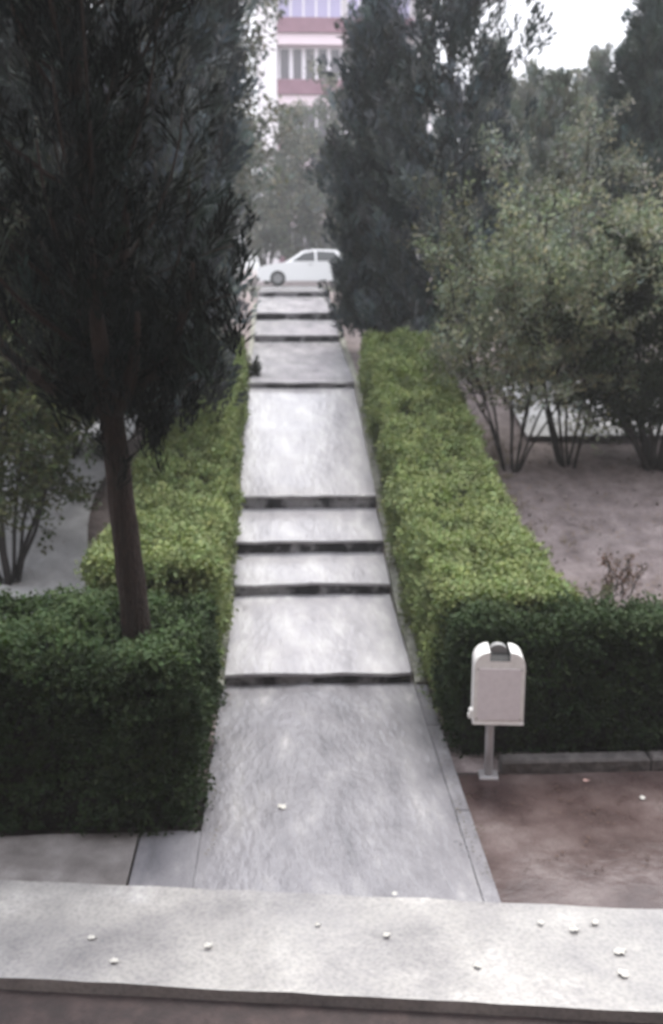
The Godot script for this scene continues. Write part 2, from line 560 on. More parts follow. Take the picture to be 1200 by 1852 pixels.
# ------------------------------------------------------------------ built pieces of the setting
func sloped(st: SurfaceTool, x0: float, x1: float, u0: float, e0: float, u1: float, e1: float, thick: float) -> void:
	hexa(st, [Vector3(x0, e1 - thick, -u1), Vector3(x1, e1 - thick, -u1), Vector3(x1, e0 - thick, -u0), Vector3(x0, e0 - thick, -u0),
		Vector3(x0, e1, -u1), Vector3(x1, e1, -u1), Vector3(x1, e0, -u0), Vector3(x0, e0, -u0)])

func slab(x0: float, x1: float, u0: float, e0: float, u1: float, e1: float, thick: float, cells: float, seed_: int, edge: float = 1.0) -> ArrayMesh:
	# a worn slab: its top undulates a little, its front edge is uneven
	var nz := noise(seed_, 0.9, 3)
	var st := begin(true)
	var nx := int(maxf(4, (x1 - x0) / cells))
	var nu := int(maxf(3, (u1 - u0) / cells))
	var grid := []
	for j in nu + 1:
		var row := []
		for i in nx + 1:
			var fx := float(i) / nx
			var fu := float(j) / nu
			var x := lerpf(x0, x1, fx)
			var u := lerpf(u0, u1, fu)
			if j == 0: u += edge * 0.012 * nz.get_noise_2d(x * 6.0, 7.0)
			var e := lerpf(e0, e1, fu) + 0.012 * nz.get_noise_2d(x * 2.0, u * 2.0)
			if j == 0: e -= 0.006 + edge * 0.02 * maxf(0.0, nz.get_noise_2d(x * 5.0, 3.0))
			row.append(Vector3(x, e, -u))
		grid.append(row)
	for j in nu:
		for i in nx:
			quad(st, grid[j + 1][i], grid[j + 1][i + 1], grid[j][i + 1], grid[j][i])
	var down := Vector3.DOWN * thick
	st.set_smooth_group(-1)
	for i in nx:
		quad(st, grid[0][i + 1] + down, grid[0][i], grid[0][i], grid[0][i + 1]) if false else quad(st, grid[0][i], grid[0][i + 1], grid[0][i + 1] + down, grid[0][i] + down)
		quad(st, grid[nu][i + 1], grid[nu][i], grid[nu][i] + down, grid[nu][i + 1] + down)
	for j in nu:
		quad(st, grid[j + 1][0], grid[j][0], grid[j][0] + down, grid[j + 1][0] + down)
		quad(st, grid[j][nx], grid[j + 1][nx], grid[j + 1][nx] + down, grid[j][nx] + down)
	return done(st)

func build_ground() -> void:
	var st := begin(true)
	var us := [-150.0, -40.0, -10.0, 0.0, 3.0]
	for v in TU: if v > 3.0 and v < 300.0: us.append(v)
	var v0 := 5.0
	while v0 < 34.0:
		us.append(v0 + 0.013)
		v0 += 0.4
	for v in [40.0, 50.0, 70.0, 100.0, 150.0, 220.0]: us.append(v)
	us.sort()
	var xs := [-150.0, -60.0, -25.0, -12.0]
	var x := -7.0
	while x <= 7.01:
		xs.append(x)
		x += 0.4
	for v in [12.0, 25.0, 60.0, 150.0]: xs.append(v)
	var nz := noise(5, 0.6, 3)
	var pos := func(xx: float, u: float) -> Vector3:
		var bump := 0.0
		if u > 5.3 and absf(xx) > 1.5: bump = 0.05 * nz.get_noise_2d(xx, u) - 0.01
		return Vector3(xx, ground(u) + bump, -u)
	for j in us.size() - 1:
		for i in xs.size() - 1:
			quad(st, pos.call(xs[i], us[j + 1]), pos.call(xs[i + 1], us[j + 1]), pos.call(xs[i + 1], us[j]), pos.call(xs[i], us[j]))
	var g := obj("ground", done(st), M.soil)
	tag(g, "", "", "", "structure")

	# the lower pavement in front of the concrete strip
	var lp := begin()
	box(lp, Vector3(0, -0.105, -0.9), Vector3(14, 0.12, 9.6))
	tag(obj("lower_pavement", done(lp), M.lower), "", "", "", "structure")

	# the pale concrete strip that crosses the foot of the path at a slant
	var strip := Node3D.new()
	strip.name = "concrete_strip"
	add_child(strip)
	strip.set_meta("kind", "structure")
	strip.position = Vector3(-0.08, 0, -4.055)
	strip.rotation.y = -0.124
	var cuts := [-6.0, -3.4, 3.3, 6.0]
	for i in 3:
		var m := slab(cuts[i] + 0.004, cuts[i + 1] - 0.004, -0.345, 0.016, 0.345, 0.016, 0.08, 0.14, 300 + i, 0.3)
		obj("concrete_slab", m, M.strip, strip)

	# the path
	var path := Node3D.new()
	path.name = "path"
	add_child(path)
	path.set_meta("kind", "structure")
	obj("landing", slab(-0.70, 0.665, 3.95, 0.0, 7.03, 0.0, 0.2, 0.14, 1), M.landing, path)
	var runs := [ # u of the riser, its foot and top, u and height where its tread ends
		[7.0, 0.0, 0.095, 8.55, 0.17], [8.55, 0.17, 0.28, 9.18, 0.37], [9.18, 0.37, 0.49, 9.98, 0.60], [9.98, 0.60, 0.73, 13.1, 1.42],
		[13.1, 1.42, 1.49, 16.6, 1.74], [16.6, 1.74, 1.85, 17.9, 2.02], [17.9, 2.02, 2.14, 19.8, 2.34], [19.8, 2.34, 2.44, 25.0, 2.42]]
	for i in runs.size():
		var k: Array = runs[i]
		obj("step_tread", slab(-0.675, 0.65, k[0] - 0.012, k[2], k[3] + 0.03, k[4], 0.024, 0.15, 20 + i), M.path, path)
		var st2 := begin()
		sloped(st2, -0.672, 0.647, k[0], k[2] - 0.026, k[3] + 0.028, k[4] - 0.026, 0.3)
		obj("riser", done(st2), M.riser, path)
	# low edging stones on both sides
	var eu := 4.27
	var idx := 0
	while eu < 19.0:
		var nu := minf(eu + 0.9 + 0.25 * sin(idx * 2.3), 19.2)
		for s in [-1, 1]:
			if s < 0 and eu < 6.9: continue
			var proud := 0.006 if eu < 6.9 else 0.025
			var e0 := maxf(0.0, ground(eu) + 0.045) + proud
			var e1 := maxf(0.0, ground(nu) + 0.045) + proud
			var st3 := begin()
			sloped(st3, 0.668 if s > 0 else -0.75, 0.745 if s > 0 else -0.68, eu + 0.006, e0, nu - 0.006, e1, 0.22)
			obj("edging_stone", done(st3), M.landing if eu < 6.5 else M.kerb, path)
		eu = nu
		idx += 1

	# pavements beside the landing
	var pl := Node3D.new()
	pl.name = "left_pavement"
	add_child(pl)
	pl.set_meta("kind", "structure")
	obj("paving_slab", slab(-5.0, -1.03, 4.0, -0.012, 5.05, -0.012, 0.2, 0.2, 41), M.pave_left, pl)
	obj("paving_slab", slab(-1.015, -0.7035, 4.0, -0.010, 5.05, -0.010, 0.2, 0.2, 42), M.landing, pl)
	var pr := Node3D.new()
	pr.name = "right_pavement"
	add_child(pr)
	pr.set_meta("kind", "structure")
	obj("paving_slab", slab(0.75, 2.2, 3.82, -0.02, 5.62, -0.02, 0.2, 0.2, 43), M.pave_brown, pr)
	obj("paving_slab", slab(2.21, 4.0, 3.6, -0.02, 5.62, -0.02, 0.2, 0.2, 44), M.pave_brown, pr)
	obj("paving_slab", slab(4.01, 6.5, 3.35, -0.02, 5.62, -0.02, 0.2, 0.2, 46), M.pave_brown, pr)

	# kerb before the right hedge
	var kb := Node3D.new()
	kb.name = "hedge_kerb"
	add_child(kb)
	kb.set_meta("kind", "structure")
	var kx := 1.02
	while kx < 6.0:
		var s4 := begin()
		bevel_box(s4, Vector3(kx + 0.45, -0.06 , -5.70), Vector3(0.888, 0.22, 0.11), 0.015)
		obj("kerb_stone", done(s4), M.kerb_dark, kb)
		kx += 0.9

	# a pale gravelled way left of the left hedge, and one beyond the right bed
	var way := begin(true)
	var u := 6.7
	while u < 18.0:
		var f0 := at(-2.02 + 0.10 * sin(u * 1.7), u, 0.055)
		var f1 := at(-2.02 + 0.10 * sin((u + 0.3) * 1.7), u + 0.3, 0.055)
		var b0 := at(-3.9, u, 0.055)
		var b1 := at(-3.9, u + 0.3, 0.055)
		quad(way, b1, f1, f0, b0)
		u += 0.3
	tag(obj("gravel_path", done(way), M.pale), "", "", "", "structure")
	way = begin(true)
	u = 11.6
	while u < 13.4:
		quad(way, at(2.5, u + 0.3, 0.06), at(16.0, u + 0.3, 0.06), at(16.0, u, 0.06), at(2.5, u, 0.06))
		u += 0.3
	tag(obj("gravel_path", done(way), M.pale), "", "", "", "structure")

	# the road across the top of the path
	var rd := begin()
	box(rd, Vector3(0, 2.03, -40.0), Vector3(80, 0.1, 9.0))
	tag(obj("road", done(rd), M.asphalt), "", "", "", "structure")
	var kn := begin()
	bevel_box(kn, Vector3(0, 2.1, -35.4), Vector3(80, 0.24, 0.18), 0.02)
	tag(obj("road_kerb", done(kn), M.kerb), "", "", "", "structure")

func litter_bin() -> void:
	var t := thing("litter_bin", "white post-mounted litter bin with rounded shoulders before the right hedge", "litter bin", Vector3(0.97, -0.02, -5.6), -0.1)
	var st := begin()
	var o := PackedVector2Array()
	var w := 0.143
	o.append(Vector2(-w, 0.37))
	o.append(Vector2(w, 0.37))
	for k in 7:
		var a := k / 6.0 * PI * 0.5
		o.append(Vector2(w - 0.085 + 0.085 * cos(a), 0.715 + 0.085 * sin(a)))
	o.append(Vector2(0.058, 0.80))
	o.append(Vector2(0.058, 0.748))
	o.append(Vector2(-0.058, 0.748))
	o.append(Vector2(-0.058, 0.80))
	for k in 7:
		var a := PI * 0.5 + k / 6.0 * PI * 0.5
		o.append(Vector2(-w + 0.085 + 0.085 * cos(a), 0.715 + 0.085 * sin(a)))
	prism(st, o, -0.085, 0.085)
	obj("body", done(st), M.bin_white, t)
	# rolled bottom rim, proud of the body
	st = begin()
	bevel_box(st, Vector3(0, 0.372, 0), Vector3(0.291, 0.016, 0.176), 0.006)
	obj("bottom_rim", done(st), M.bin_white, t)
	# front panel with rounded corners
	st = begin()
	var q := PackedVector2Array()
	for c in [[0.103, 0.412, -PI / 2], [0.103, 0.685, 0.0], [-0.103, 0.685, PI / 2], [-0.103, 0.412, PI]]:
		for k in 4:
			var a: float = c[2] + k / 3.0 * PI * 0.5
			q.append(Vector2(c[0] + 0.018 * cos(a), c[1] + 0.018 * sin(a)))
	prism(st, q, 0.083, 0.089)
	obj("front_panel", done(st), M.bin_panel, t)
	# mouth: dark sheets in the notch stand for the shaded inside, grey hood behind it
	st = begin()
	box(st, Vector3(0, 0.7505, 0.0), Vector3(0.113, 0.004, 0.166))
	for s in [-1, 1]: box(st, Vector3(s * 0.0562, 0.772, -0.01), Vector3(0.003, 0.04, 0.14))
	obj("mouth", done(st), M.bin_dark, t)
	st = begin()
	var hd := PackedVector2Array()
	for k in 13:
		var a := k / 12.0 * PI
		hd.append(Vector2(0.0545 * cos(a), 0.7530 + 0.052 * sin(a)))
	prism(st, hd, -0.080, -0.035)
	obj("hood", done(st), M.bin_grey, t)
	st = begin()
	box(st, Vector3(-0.151, 0.41, 0.03), Vector3(0.022, 0.05, 0.05))
	box(st, Vector3(-0.16, 0.395, 0.03), Vector3(0.016, 0.02, 0.035))
	obj("hinge", done(st), M.bin_white, t)
	for sx in [-0.122, 0.122]:
		for sy in [0.40, 0.70]:
			st = begin()
			tube(st, [Vector3(sx, sy, 0.084), Vector3(sx, sy, 0.0885)], [0.006, 0.005], 8)
			obj("rivet", done(st), M.bin_grey, t)
	st = begin(true)
	tube(st, [Vector3(-0.035, -0.02, 0), Vector3(-0.036, 0.2, 0), Vector3(-0.036, 0.375, 0)], [0.025, 0.025, 0.025], 14)
	obj("post", done(st), M.post, t)
	st = begin()
	bevel_box(st, Vector3(-0.035, 0.006, 0), Vector3(0.11, 0.016, 0.11), 0.004)
	obj("base_plate", done(st), M.post, t)
	st = begin()
	box(st, Vector3(-0.036, 0.352, 0), Vector3(0.075, 0.02, 0.10))
	obj("bracket", done(st), M.post, t)

func car() -> void:
	# side on, its front to the left; origin at the middle of its wheelbase on the road
	var t := thing("parked_car", "white car parked across the road at the top of the path", "car", Vector3(0.85, 2.085, -43.8), 0.03)
	var low := PackedVector2Array([Vector2(-2.05, 0.25), Vector2(-1.65, 0.22), Vector2(1.7, 0.22), Vector2(1.98, 0.32), Vector2(2.02, 0.75), Vector2(1.95, 0.98), Vector2(1.2, 0.97), Vector2(-0.75, 0.95), Vector2(-1.3, 0.90), Vector2(-1.8, 0.80), Vector2(-2.06, 0.62)])
	var st := begin()
	prism(st, low, -0.82, 0.82)
	obj("body", done(st), M.car, t)
	# cabin tapers inwards
	st = begin()
	var ca := [Vector2(-0.95, 0.93), Vector2(-0.25, 1.38), Vector2(0.2, 1.45), Vector2(1.1, 1.42), Vector2(1.75, 0.95)]
	var cz := [0.78, 0.64, 0.62, 0.62, 0.76]
	for i in 4:
		quad(st, Vector3(ca[i].x, ca[i].y, cz[i]), Vector3(ca[i].x, ca[i].y, -cz[i]), Vector3(ca[i + 1].x, ca[i + 1].y, -cz[i + 1]), Vector3(ca[i + 1].x, ca[i + 1].y, cz[i + 1]))
	for s in [1, -1]:
		for i in range(1, 4):
			var tri := [Vector3(ca[0].x, ca[0].y, s * cz[0]), Vector3(ca[i].x, ca[i].y, s * cz[i]), Vector3(ca[i + 1].x, ca[i + 1].y, s * cz[i + 1])]
			if s < 0: tri.reverse()
			for v in tri: st.add_vertex(v)
	obj("cabin", done(st), M.car, t)
	var wins := [[Vector2(-0.68, 0.98), Vector2(-0.18, 1.30), Vector2(0.22, 1.37), Vector2(0.24, 0.98)], [Vector2(0.32, 0.98), Vector2(0.31, 1.37), Vector2(1.0, 1.34), Vector2(1.38, 1.0)]]
	for s in [1, -1]:
		for w in wins:
			st = begin()
			var v := []
			for c in w: v.append(Vector3(c.x, c.y, s * (0.792 - 0.31 * (c.y - 0.93))))
			if s < 0: v.reverse()
			quad(st, v[0], v[1], v[2], v[3])
			obj("side_window", done(st), M.car_glass, t)
		for wx in [-1.25, 1.25]:
			st = begin(true)
			tube(st, [Vector3(wx, 0.31, s * 0.66), Vector3(wx, 0.31, s * 0.70), Vector3(wx, 0.31, s * 0.82), Vector3(wx, 0.31, s * 0.84)], [0.28, 0.31, 0.31, 0.28], 22)
			var wheel := obj("wheel", done(st), M.tyre, t)
			st = begin()
			tube(st, [Vector3(wx, 0.31, s * 0.82), Vector3(wx, 0.31, s * 0.847)], [0.19, 0.18], 16)
			obj("rim", done(st), M.rim, wheel)
		st = begin()
		box(st, Vector3(-1.98, 0.66, s * 0.60), Vector3(0.12, 0.13, 0.32))
		obj("headlight", done(st), M.lamp_glass, t)
		st = begin()
		box(st, Vector3(1.985, 0.80, s * 0.66), Vector3(0.08, 0.2, 0.2))
		obj("tail_light", done(st), M.tail, t)
		st = begin()
		box(st, Vector3(0.05, 0.86, s * 0.825), Vector3(0.16, 0.03, 0.02))
		obj("door_handle", done(st), M.rim, t)
	st = begin()
	quad(st, Vector3(-0.90, 0.975, 0.70), Vector3(-0.90, 0.975, -0.70), Vector3(-0.31, 1.352, -0.60), Vector3(-0.31, 1.352, 0.60))
	obj("windscreen", done(st), M.car_glass, t)
	st = begin()
	box(st, Vector3(-2.06, 0.36, 0), Vector3(0.06, 0.16, 1.5))
	obj("bumper", done(st), M.tyre, t)

func apartment_block() -> void:
	var t := thing("apartment_block", "tall pale apartment block with mauve bands far beyond the trees", "building", Vector3(3.3, 2.0, -60.0))
	var st := begin()
	box(st, Vector3(0.0, 10.5, -5.4), Vector3(9.4, 21.0, 10.0))
	obj("wall", done(st), M.wall, t)
	for x in [-4.17, 4.17]:
		st = begin()
		box(st, Vector3(x, 10.5, 0.0), Vector3(1.06, 21.0, 0.9))
		obj("pier", done(st), M.pier, t)
	for k in 7:
		var y := -0.05 + 3.05 * k - 2.3
		# mauve parapet, pink lintel under it, glazed bay below that
		if y + 2.97 > 0.3:
			st = begin()
			box(st, Vector3(0, y + 3.35, 0.05), Vector3(7.26, 0.74, 0.9))
			obj("parapet", done(st), M.mauve, t)
			st = begin()
			box(st, Vector3(-1.55, y + 2.69, 0.0), Vector3(4.16, 0.54, 0.72))
			obj("lintel", done(st), M.lintel, t)
		for c in 2:
			var x0 := -3.62 + c * 3.65
			st = begin()
			box(st, Vector3(x0 + 1.75, y + 1.55, -0.33), Vector3(3.44, 1.7, 0.1))
			var wn := obj("window", done(st), M.frame, t)
			for j in 5:
				st = begin()
				box(st, Vector3(x0 + 0.40 + 0.675 * j, y + 1.55, -0.278), Vector3(0.46 if k == 4 else 0.56, 1.5, 0.02))
				obj("pane", done(st), M.glass_lilac if k == 5 else M.glass_dark, wn)
	st = begin()
	box(st, Vector3(0, 21.1, -5.3), Vector3(9.9, 0.3, 11.0))
	obj("roof", done(st), M.mauve, t)

func house_behind() -> void:
	# unseen house behind the camera, enlarged and darkened to shade the front hedges
	var t := thing("house", "unseen brown house wall at the foot of the path, enlarged to shade it", "building", Vector3(0, -0.17, 2.2))
	var st := begin()
	box(st, Vector3(0, 7.5, 0.2), Vector3(34, 15.0, 0.4))
	obj("wall", done(st), M.house, t)
	for x in [-12.0, -9.2, -6.2, -3.4, 3.4, 6.2, 9.2, 12.0]:
		for y in [2.0, 5.4, 8.8, 12.2]:
			st = begin()
			box(st, Vector3(x, y, -0.02), Vector3(1.3, 1.6, 0.1))
			var w := obj("window", done(st), M.frame, t)
			for s in [-1, 1]:
				st = begin()
				box(st, Vector3(x + s * 0.31, y, -0.075), Vector3(0.54, 1.44, 0.02))
				obj("pane", done(st), M.car_glass, w)
	st = begin()
	box(st, Vector3(0, 1.2, -0.03), Vector3(1.4, 2.4, 0.12))
	obj("door", done(st), M.bark, t)
	st = begin()
	box(st, Vector3(0, 15.1, -0.6), Vector3(34.8, 0.22, 2.2))
	obj("roof", done(st), M.kerb_dark, t)

func litter() -> void:
	var spots := [
		[-0.13, 4.16, 0.034, "small pale fallen leaf on the concrete strip, nearest its middle", 0.0], [0.17, 4.06, 0.05, "broad pale fallen leaf on the concrete strip below the path", 0.7],
		[1.0, 4.07, 0.06, "curled pale leaf on the strip, first of the right hand litter", 0.2], [1.12, 4.10, 0.055, "pale leaf on the strip touching the curled one", 1.2],
		[1.15, 3.90, 0.075, "largest pale leaf on the right of the concrete strip", 0.4], [1.15, 3.74, 0.07, "pale leaf near the strip's front edge at right", 1.9],
		[0.56, 3.83, 0.05, "torn pale leaf between the strip's middle and its right hand litter", 2.4], [-0.97, 3.94, 0.05, "pale leaf at the strip's front edge on the left", 2.9],
		[-0.61, 4.02, 0.055, "faint pale leaf on the strip left of the path", 0.9], [0.25, 4.36, 0.045, "pale sliver of leaf where the path meets the strip", 1.6],
		[-1.13, 4.11, 0.05, "leftmost faint pale leaf on the concrete strip", 0.1], [0.89, 4.11, 0.045, "small pale leaf left of the curled leaf on the strip", 2.0],
		[1.38, 4.23, 0.04, "pale leaf on the strip at the far right edge", 1.1], [1.47, 5.50, 0.05, "pinkish fallen leaf on the brown pavement right of the bin", 0.3],
		[1.74, 5.27, 0.055, "pale fallen leaf on the brown pavement far right of the bin", 1.4], [-0.26, 5.23, 0.075, "long pale leaf lying on the landing of the path", 2.2]]
	for s in spots:
		var st := begin()
		var l: float = s[2] * 0.85
		var tip := Vector3(l, 0.008, 0)
		var mid := Vector3(l * 0.5, 0.002, 0)
		var n := 8
		var a := []
		var b := []
		for k in n + 1:
			var f := float(k) / n
			var w := l * 0.30 * sin(PI * pow(f, 0.8)) * (1.0 + 0.45 * sin(k * 2.1 + l * 90.0))
			a.append(Vector3(l * f, 0.003 + 0.002 * sin(f * 3.0), w * 1.3))
			b.append(Vector3(l * f, 0.002 + 0.005 * sin(f * 5.0), -w))
		for k in n:
			var c0 := Vector3(l * k / n, 0.001, 0)
			var c1 := Vector3(l * (k + 1) / n, 0.001, 0)
			quad(st, c0, c1, a[k + 1], a[k])
			quad(st, c1, c0, b[k], b[k + 1])
		var on_strip: bool = s[1] < 4.4 - 0.124 * s[0]
		var o := obj("fallen_leaf", done(st), M.pale_leaf if s[0] != 1.47 else M.pink_leaf)
		o.position = Vector3(s[0], 0.024 if on_strip else (0.004 if s[0] < 0.7 else -0.012), -s[1])
		o.rotation.y = s[4]
		tag(o, s[3], "leaf", "fallen leaves on the paving")

# ------------------------------------------------------------------ everything
func _ready() -> void:
	rng.seed = 4711
	var cam := Camera3D.new()
	cam.name = "camera"
	add_child(cam)
	cam.position = Vector3(-0.25, 2.9, 0.0)
	cam.rotation_degrees = Vector3(-13.21, -2.69, 0.0)
	cam.fov = 51.97
	cam.near = 0.05
	cam.far = 900.0
	cam.current = true
	var lens := CameraAttributesPhysical.new()
	lens.frustum_focal_length = 24.6
	lens.frustum_focus_distance = 1.3
	lens.exposure_aperture = 4.6
	cam.attributes = lens
	cam.fov = 51.97

	var env := Environment.new()
	var sky := Sky.new()
	var sm := ProceduralSkyMaterial.new()
	sm.sky_top_color = Color(0.955, 0.965, 1.0)
	sm.sky_horizon_color = Color(0.62, 0.62, 0.64)
	sm.sky_curve = 0.6
	sm.ground_bottom_color = Color(0.3, 0.3, 0.3)
	sm.ground_horizon_color = Color(0.4, 0.4, 0.4)
	sm.sun_angle_max = 2.0
	sky.sky_material = sm
	env.background_mode = Environment.BG_SKY
	env.sky = sky
	env.background_energy_multiplier = 1.3
	env.tonemap_mode = Environment.TONE_MAPPER_LINEAR
	env.tonemap_exposure = 3.15
	env.fog_enabled = true
	env.fog_density = 0.0025
	env.fog_light_color = Color(0.97, 0.98, 0.98)
	env.sdfgi_enabled = true
	env.ssao_enabled = true
	env.ssil_enabled = true
	var we := WorldEnvironment.new()
	we.name = "environment"
	we.environment = env
	add_child(we)
	var sun := DirectionalLight3D.new()
	sun.name = "sun"
	sun.light_energy = 0.45
	sun.light_angular_distance = 25.0
	sun.light_color = Color(1.0, 0.985, 0.965)
	sun.shadow_enabled = true
	sun.rotation_degrees = Vector3(-62, 165, 0)
	add_child(sun)

	make_materials()
	M.pale_leaf = plain(Color(0.46, 0.45, 0.42), 0.5)
	M.pink_leaf = plain(Color(0.52, 0.34, 0.30), 0.7)
	build_ground()
	apartment_block()
	house_behind()

	# hedges
	var bump := noise(77, 1.6, 3)
	var box_cl := leaf_cluster(11, 0.045, 0.030, 0.017, 0.5)
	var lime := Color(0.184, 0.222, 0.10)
	var shade_green := Color(0.029, 0.044, 0.020)  # same species as lime; shade on the front hedges put into this tint
	hedge("hedge", "shade-tinted clipped box hedge at front left, the tree growing out of it", Vector2(-4.6, 5.82), Vector2(-0.70, 5.62), 1.22, 1.0, 1.0, shade_green, 1500, box_cl, bump, 2.4)
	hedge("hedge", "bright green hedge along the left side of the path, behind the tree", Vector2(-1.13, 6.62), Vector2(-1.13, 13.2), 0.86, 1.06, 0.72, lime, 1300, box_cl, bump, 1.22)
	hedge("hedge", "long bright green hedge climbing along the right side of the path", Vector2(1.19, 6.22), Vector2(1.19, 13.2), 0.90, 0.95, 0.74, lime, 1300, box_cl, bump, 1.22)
	hedge("hedge", "shade-tinted hedge behind the litter bin, running off to the right", Vector2(0.74, 6.11), Vector2(5.6, 5.98), 0.54, 0.87, 0.86, shade_green, 1400, box_cl, bump, 1.7)

	# conifers
	var spray := conifer_spray(1.0, 34, 0.05, 0.34)
	var spray_far := conifer_spray(1.0, 20, 0.085, 0.36)
	conifer("conifer_tree", "large dark conifer with a bare red-brown trunk rising from the left hedge", -1.00, 5.62, {
		"h": 6.6, "base": 2.6, "prof": [[0.0, 0.40], [0.1, 0.56], [0.2, 0.60], [0.32, 0.52], [0.45, 0.47], [0.7, 0.48], [1.0, 0.1]], "rmax": 0.66, "branches": 84, "sprays": 18, "limbs": 14, "ragged": 0.35, "limb_scale": 2.7, "vary": 4.2, "sides": 26, "rings": 44, "puff": 1.25,
		"tint": Color(0.0092, 0.0125, 0.0112), "r": 0.092, "size": 0.26, "mesh": spray, "lean": Vector2(-0.42, -0.05), "bark": M.bark_red, "rise": 1.35, "wobble": 0.35, "lobes": [Vector3(0.38, 2.55, 0.1), Vector3(0.44, 2.62, -0.02), Vector3(0.33, 2.42, 0.15), Vector3(0.40, 2.48, -0.1), Vector3(0.14, 2.18, 0.16), Vector3(0.18, 2.28, 0.05), Vector3(-0.38, 2.4, 0.1), Vector3(-0.46, 2.55, 0.0), Vector3(-0.3, 2.45, 0.2), Vector3(0.5, 2.85, 0.1), Vector3(0.52, 3.1, 0.0), Vector3(-0.62, 3.0, 0.1), Vector3(-0.7, 3.3, 0.1)]})
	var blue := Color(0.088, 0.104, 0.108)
	var row := "conifers lining the path"
	for c in [
		[-1.42, 9.8, 6.2, 0.62, "dense conifer on the left right behind the dark one", 0.9], [-1.46, 12.8, 6.6, 0.62, "second grey-blue conifer behind the left hedge", 0.2], [-1.55, 16.4, 7.0, 0.60, "farthest grey-blue conifer left of the path", 0.1],
		[1.22, 15.9, 5.4, 0.66, "narrow pointed conifer right of the path, left of the bigger one", 0.1], [1.88, 14.5, 7.8, 0.86, "big bushy blue-grey conifer behind the right hedge's far end", 0.05], [1.62, 19.4, 4.6, 0.66, "conifer behind the narrow pointed one at right", 0.0]]:
		var R: float = c[3]
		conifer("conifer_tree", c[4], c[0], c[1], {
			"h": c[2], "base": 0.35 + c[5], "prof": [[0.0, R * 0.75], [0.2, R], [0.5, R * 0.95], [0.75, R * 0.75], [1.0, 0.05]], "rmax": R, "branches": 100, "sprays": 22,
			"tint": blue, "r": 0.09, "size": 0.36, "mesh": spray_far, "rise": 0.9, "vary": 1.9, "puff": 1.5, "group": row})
	conifer("conifer_tree", "dark conifer at the left edge behind the fanned green shrub", -2.95, 11.8, {
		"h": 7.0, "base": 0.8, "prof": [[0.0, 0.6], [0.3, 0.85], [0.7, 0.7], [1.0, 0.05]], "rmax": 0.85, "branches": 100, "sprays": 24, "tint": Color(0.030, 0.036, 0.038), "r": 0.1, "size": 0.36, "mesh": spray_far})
	conifer("conifer_tree", "pointed grey-green conifer standing farther back at the right edge", 5.75, 17.7, {
		"h": 5.3, "base": 0.4, "prof": [[0.0, 1.0], [0.3, 0.95], [0.7, 0.6], [1.0, 0.04]], "rmax": 1.0, "branches": 120, "sprays": 28, "tint": Color(0.060, 0.078, 0.070), "r": 0.1, "size": 0.4, "mesh": spray_far})

	for c in [[3.7, 20.6, 4.5, 0.75, "pale feathery conifer behind the shrubs, beside the blue-grey ones"], [4.9, 22.4, 4.4, 0.85, "pale feathery conifer standing between its two neighbours behind the shrubs"], [6.3, 23.0, 4.9, 0.7, "pale feathery conifer nearest the pointed one at right"], [4.4, 18.0, 3.9, 0.9, "low pale feathery conifer just over the grey-green shrubs"]]:
		var R: float = c[3]
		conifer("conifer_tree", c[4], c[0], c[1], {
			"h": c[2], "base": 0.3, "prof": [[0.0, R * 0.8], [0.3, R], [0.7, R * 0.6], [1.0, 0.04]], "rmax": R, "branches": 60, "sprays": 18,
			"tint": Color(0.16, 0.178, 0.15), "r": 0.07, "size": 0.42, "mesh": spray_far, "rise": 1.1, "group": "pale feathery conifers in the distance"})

	# shrubs
	var olive_cl := leaf_cluster(9, 0.07, 0.055, 0.018, 0.6)
	var round_cl := leaf_cluster(9, 0.08, 0.05, 0.032, 0.3)
	var far_cl := leaf_cluster(9, 0.2, 0.15, 0.08, 0.3)
	var olive := Color(0.26, 0.285, 0.21)
	bushy("olive_shrub", "grey-green shrub with thin bare stems against the right hedge", 2.2, 10.9, {"h": 2.6, "spread": 1.1, "stems": 9, "bare": 0.32, "twigs": 12, "clusters": 24, "size": 0.95, "tint": olive, "mesh": olive_cl, "r": 0.014})
	bushy("olive_shrub", "grey-green shrub on dark clumped stems in the right bed", 2.8, 11.0, {"h": 3.0, "spread": 1.1, "stems": 9, "bare": 0.34, "twigs": 14, "clusters": 26, "size": 1.0, "tint": olive, "mesh": olive_cl, "r": 0.017})
	bushy("olive_shrub", "tall pale grey-green shrub at the back of the right bed", 3.1, 14.2, {"h": 3.7, "spread": 1.3, "stems": 9, "bare": 0.2, "twigs": 14, "clusters": 26, "size": 1.15, "tint": Color(0.26, 0.275, 0.235), "mesh": olive_cl, "r": 0.03})
	bushy("dark_bush", "dark green spreading bush at the right edge over the bed", 3.72, 10.9, {"h": 2.5, "spread": 1.3, "stems": 12, "bare": 0.28, "twigs": 16, "clusters": 30, "size": 1.1, "tint": Color(0.028, 0.036, 0.018), "mesh": round_cl, "r": 0.03})
	bushy("green_shrub", "green shrub with fanned bare stems at the left edge", -2.62, 8.8, {"h": 2.7, "spread": 1.0, "stems": 10, "bare": 0.34, "twigs": 14, "clusters": 17, "size": 1.0, "tint": Color(0.085, 0.10, 0.048), "mesh": round_cl, "r": 0.02})
	bushy("green_shrub", "olive green shrub behind the tree trunk, left of the path", -2.55, 11.2, {"h": 2.3, "spread": 1.0, "stems": 9, "bare": 0.2, "twigs": 13, "clusters": 24, "size": 1.0, "tint": Color(0.075, 0.090, 0.042), "mesh": round_cl, "r": 0.022})
	bushy("dark_bush", "tall dark olive bush behind the big conifer at left", -3.3, 10.0, {"h": 3.7, "spread": 1.3, "stems": 12, "bare": 0.3, "twigs": 16, "clusters": 30, "size": 1.15, "tint": Color(0.034, 0.040, 0.022), "mesh": round_cl, "r": 0.03})
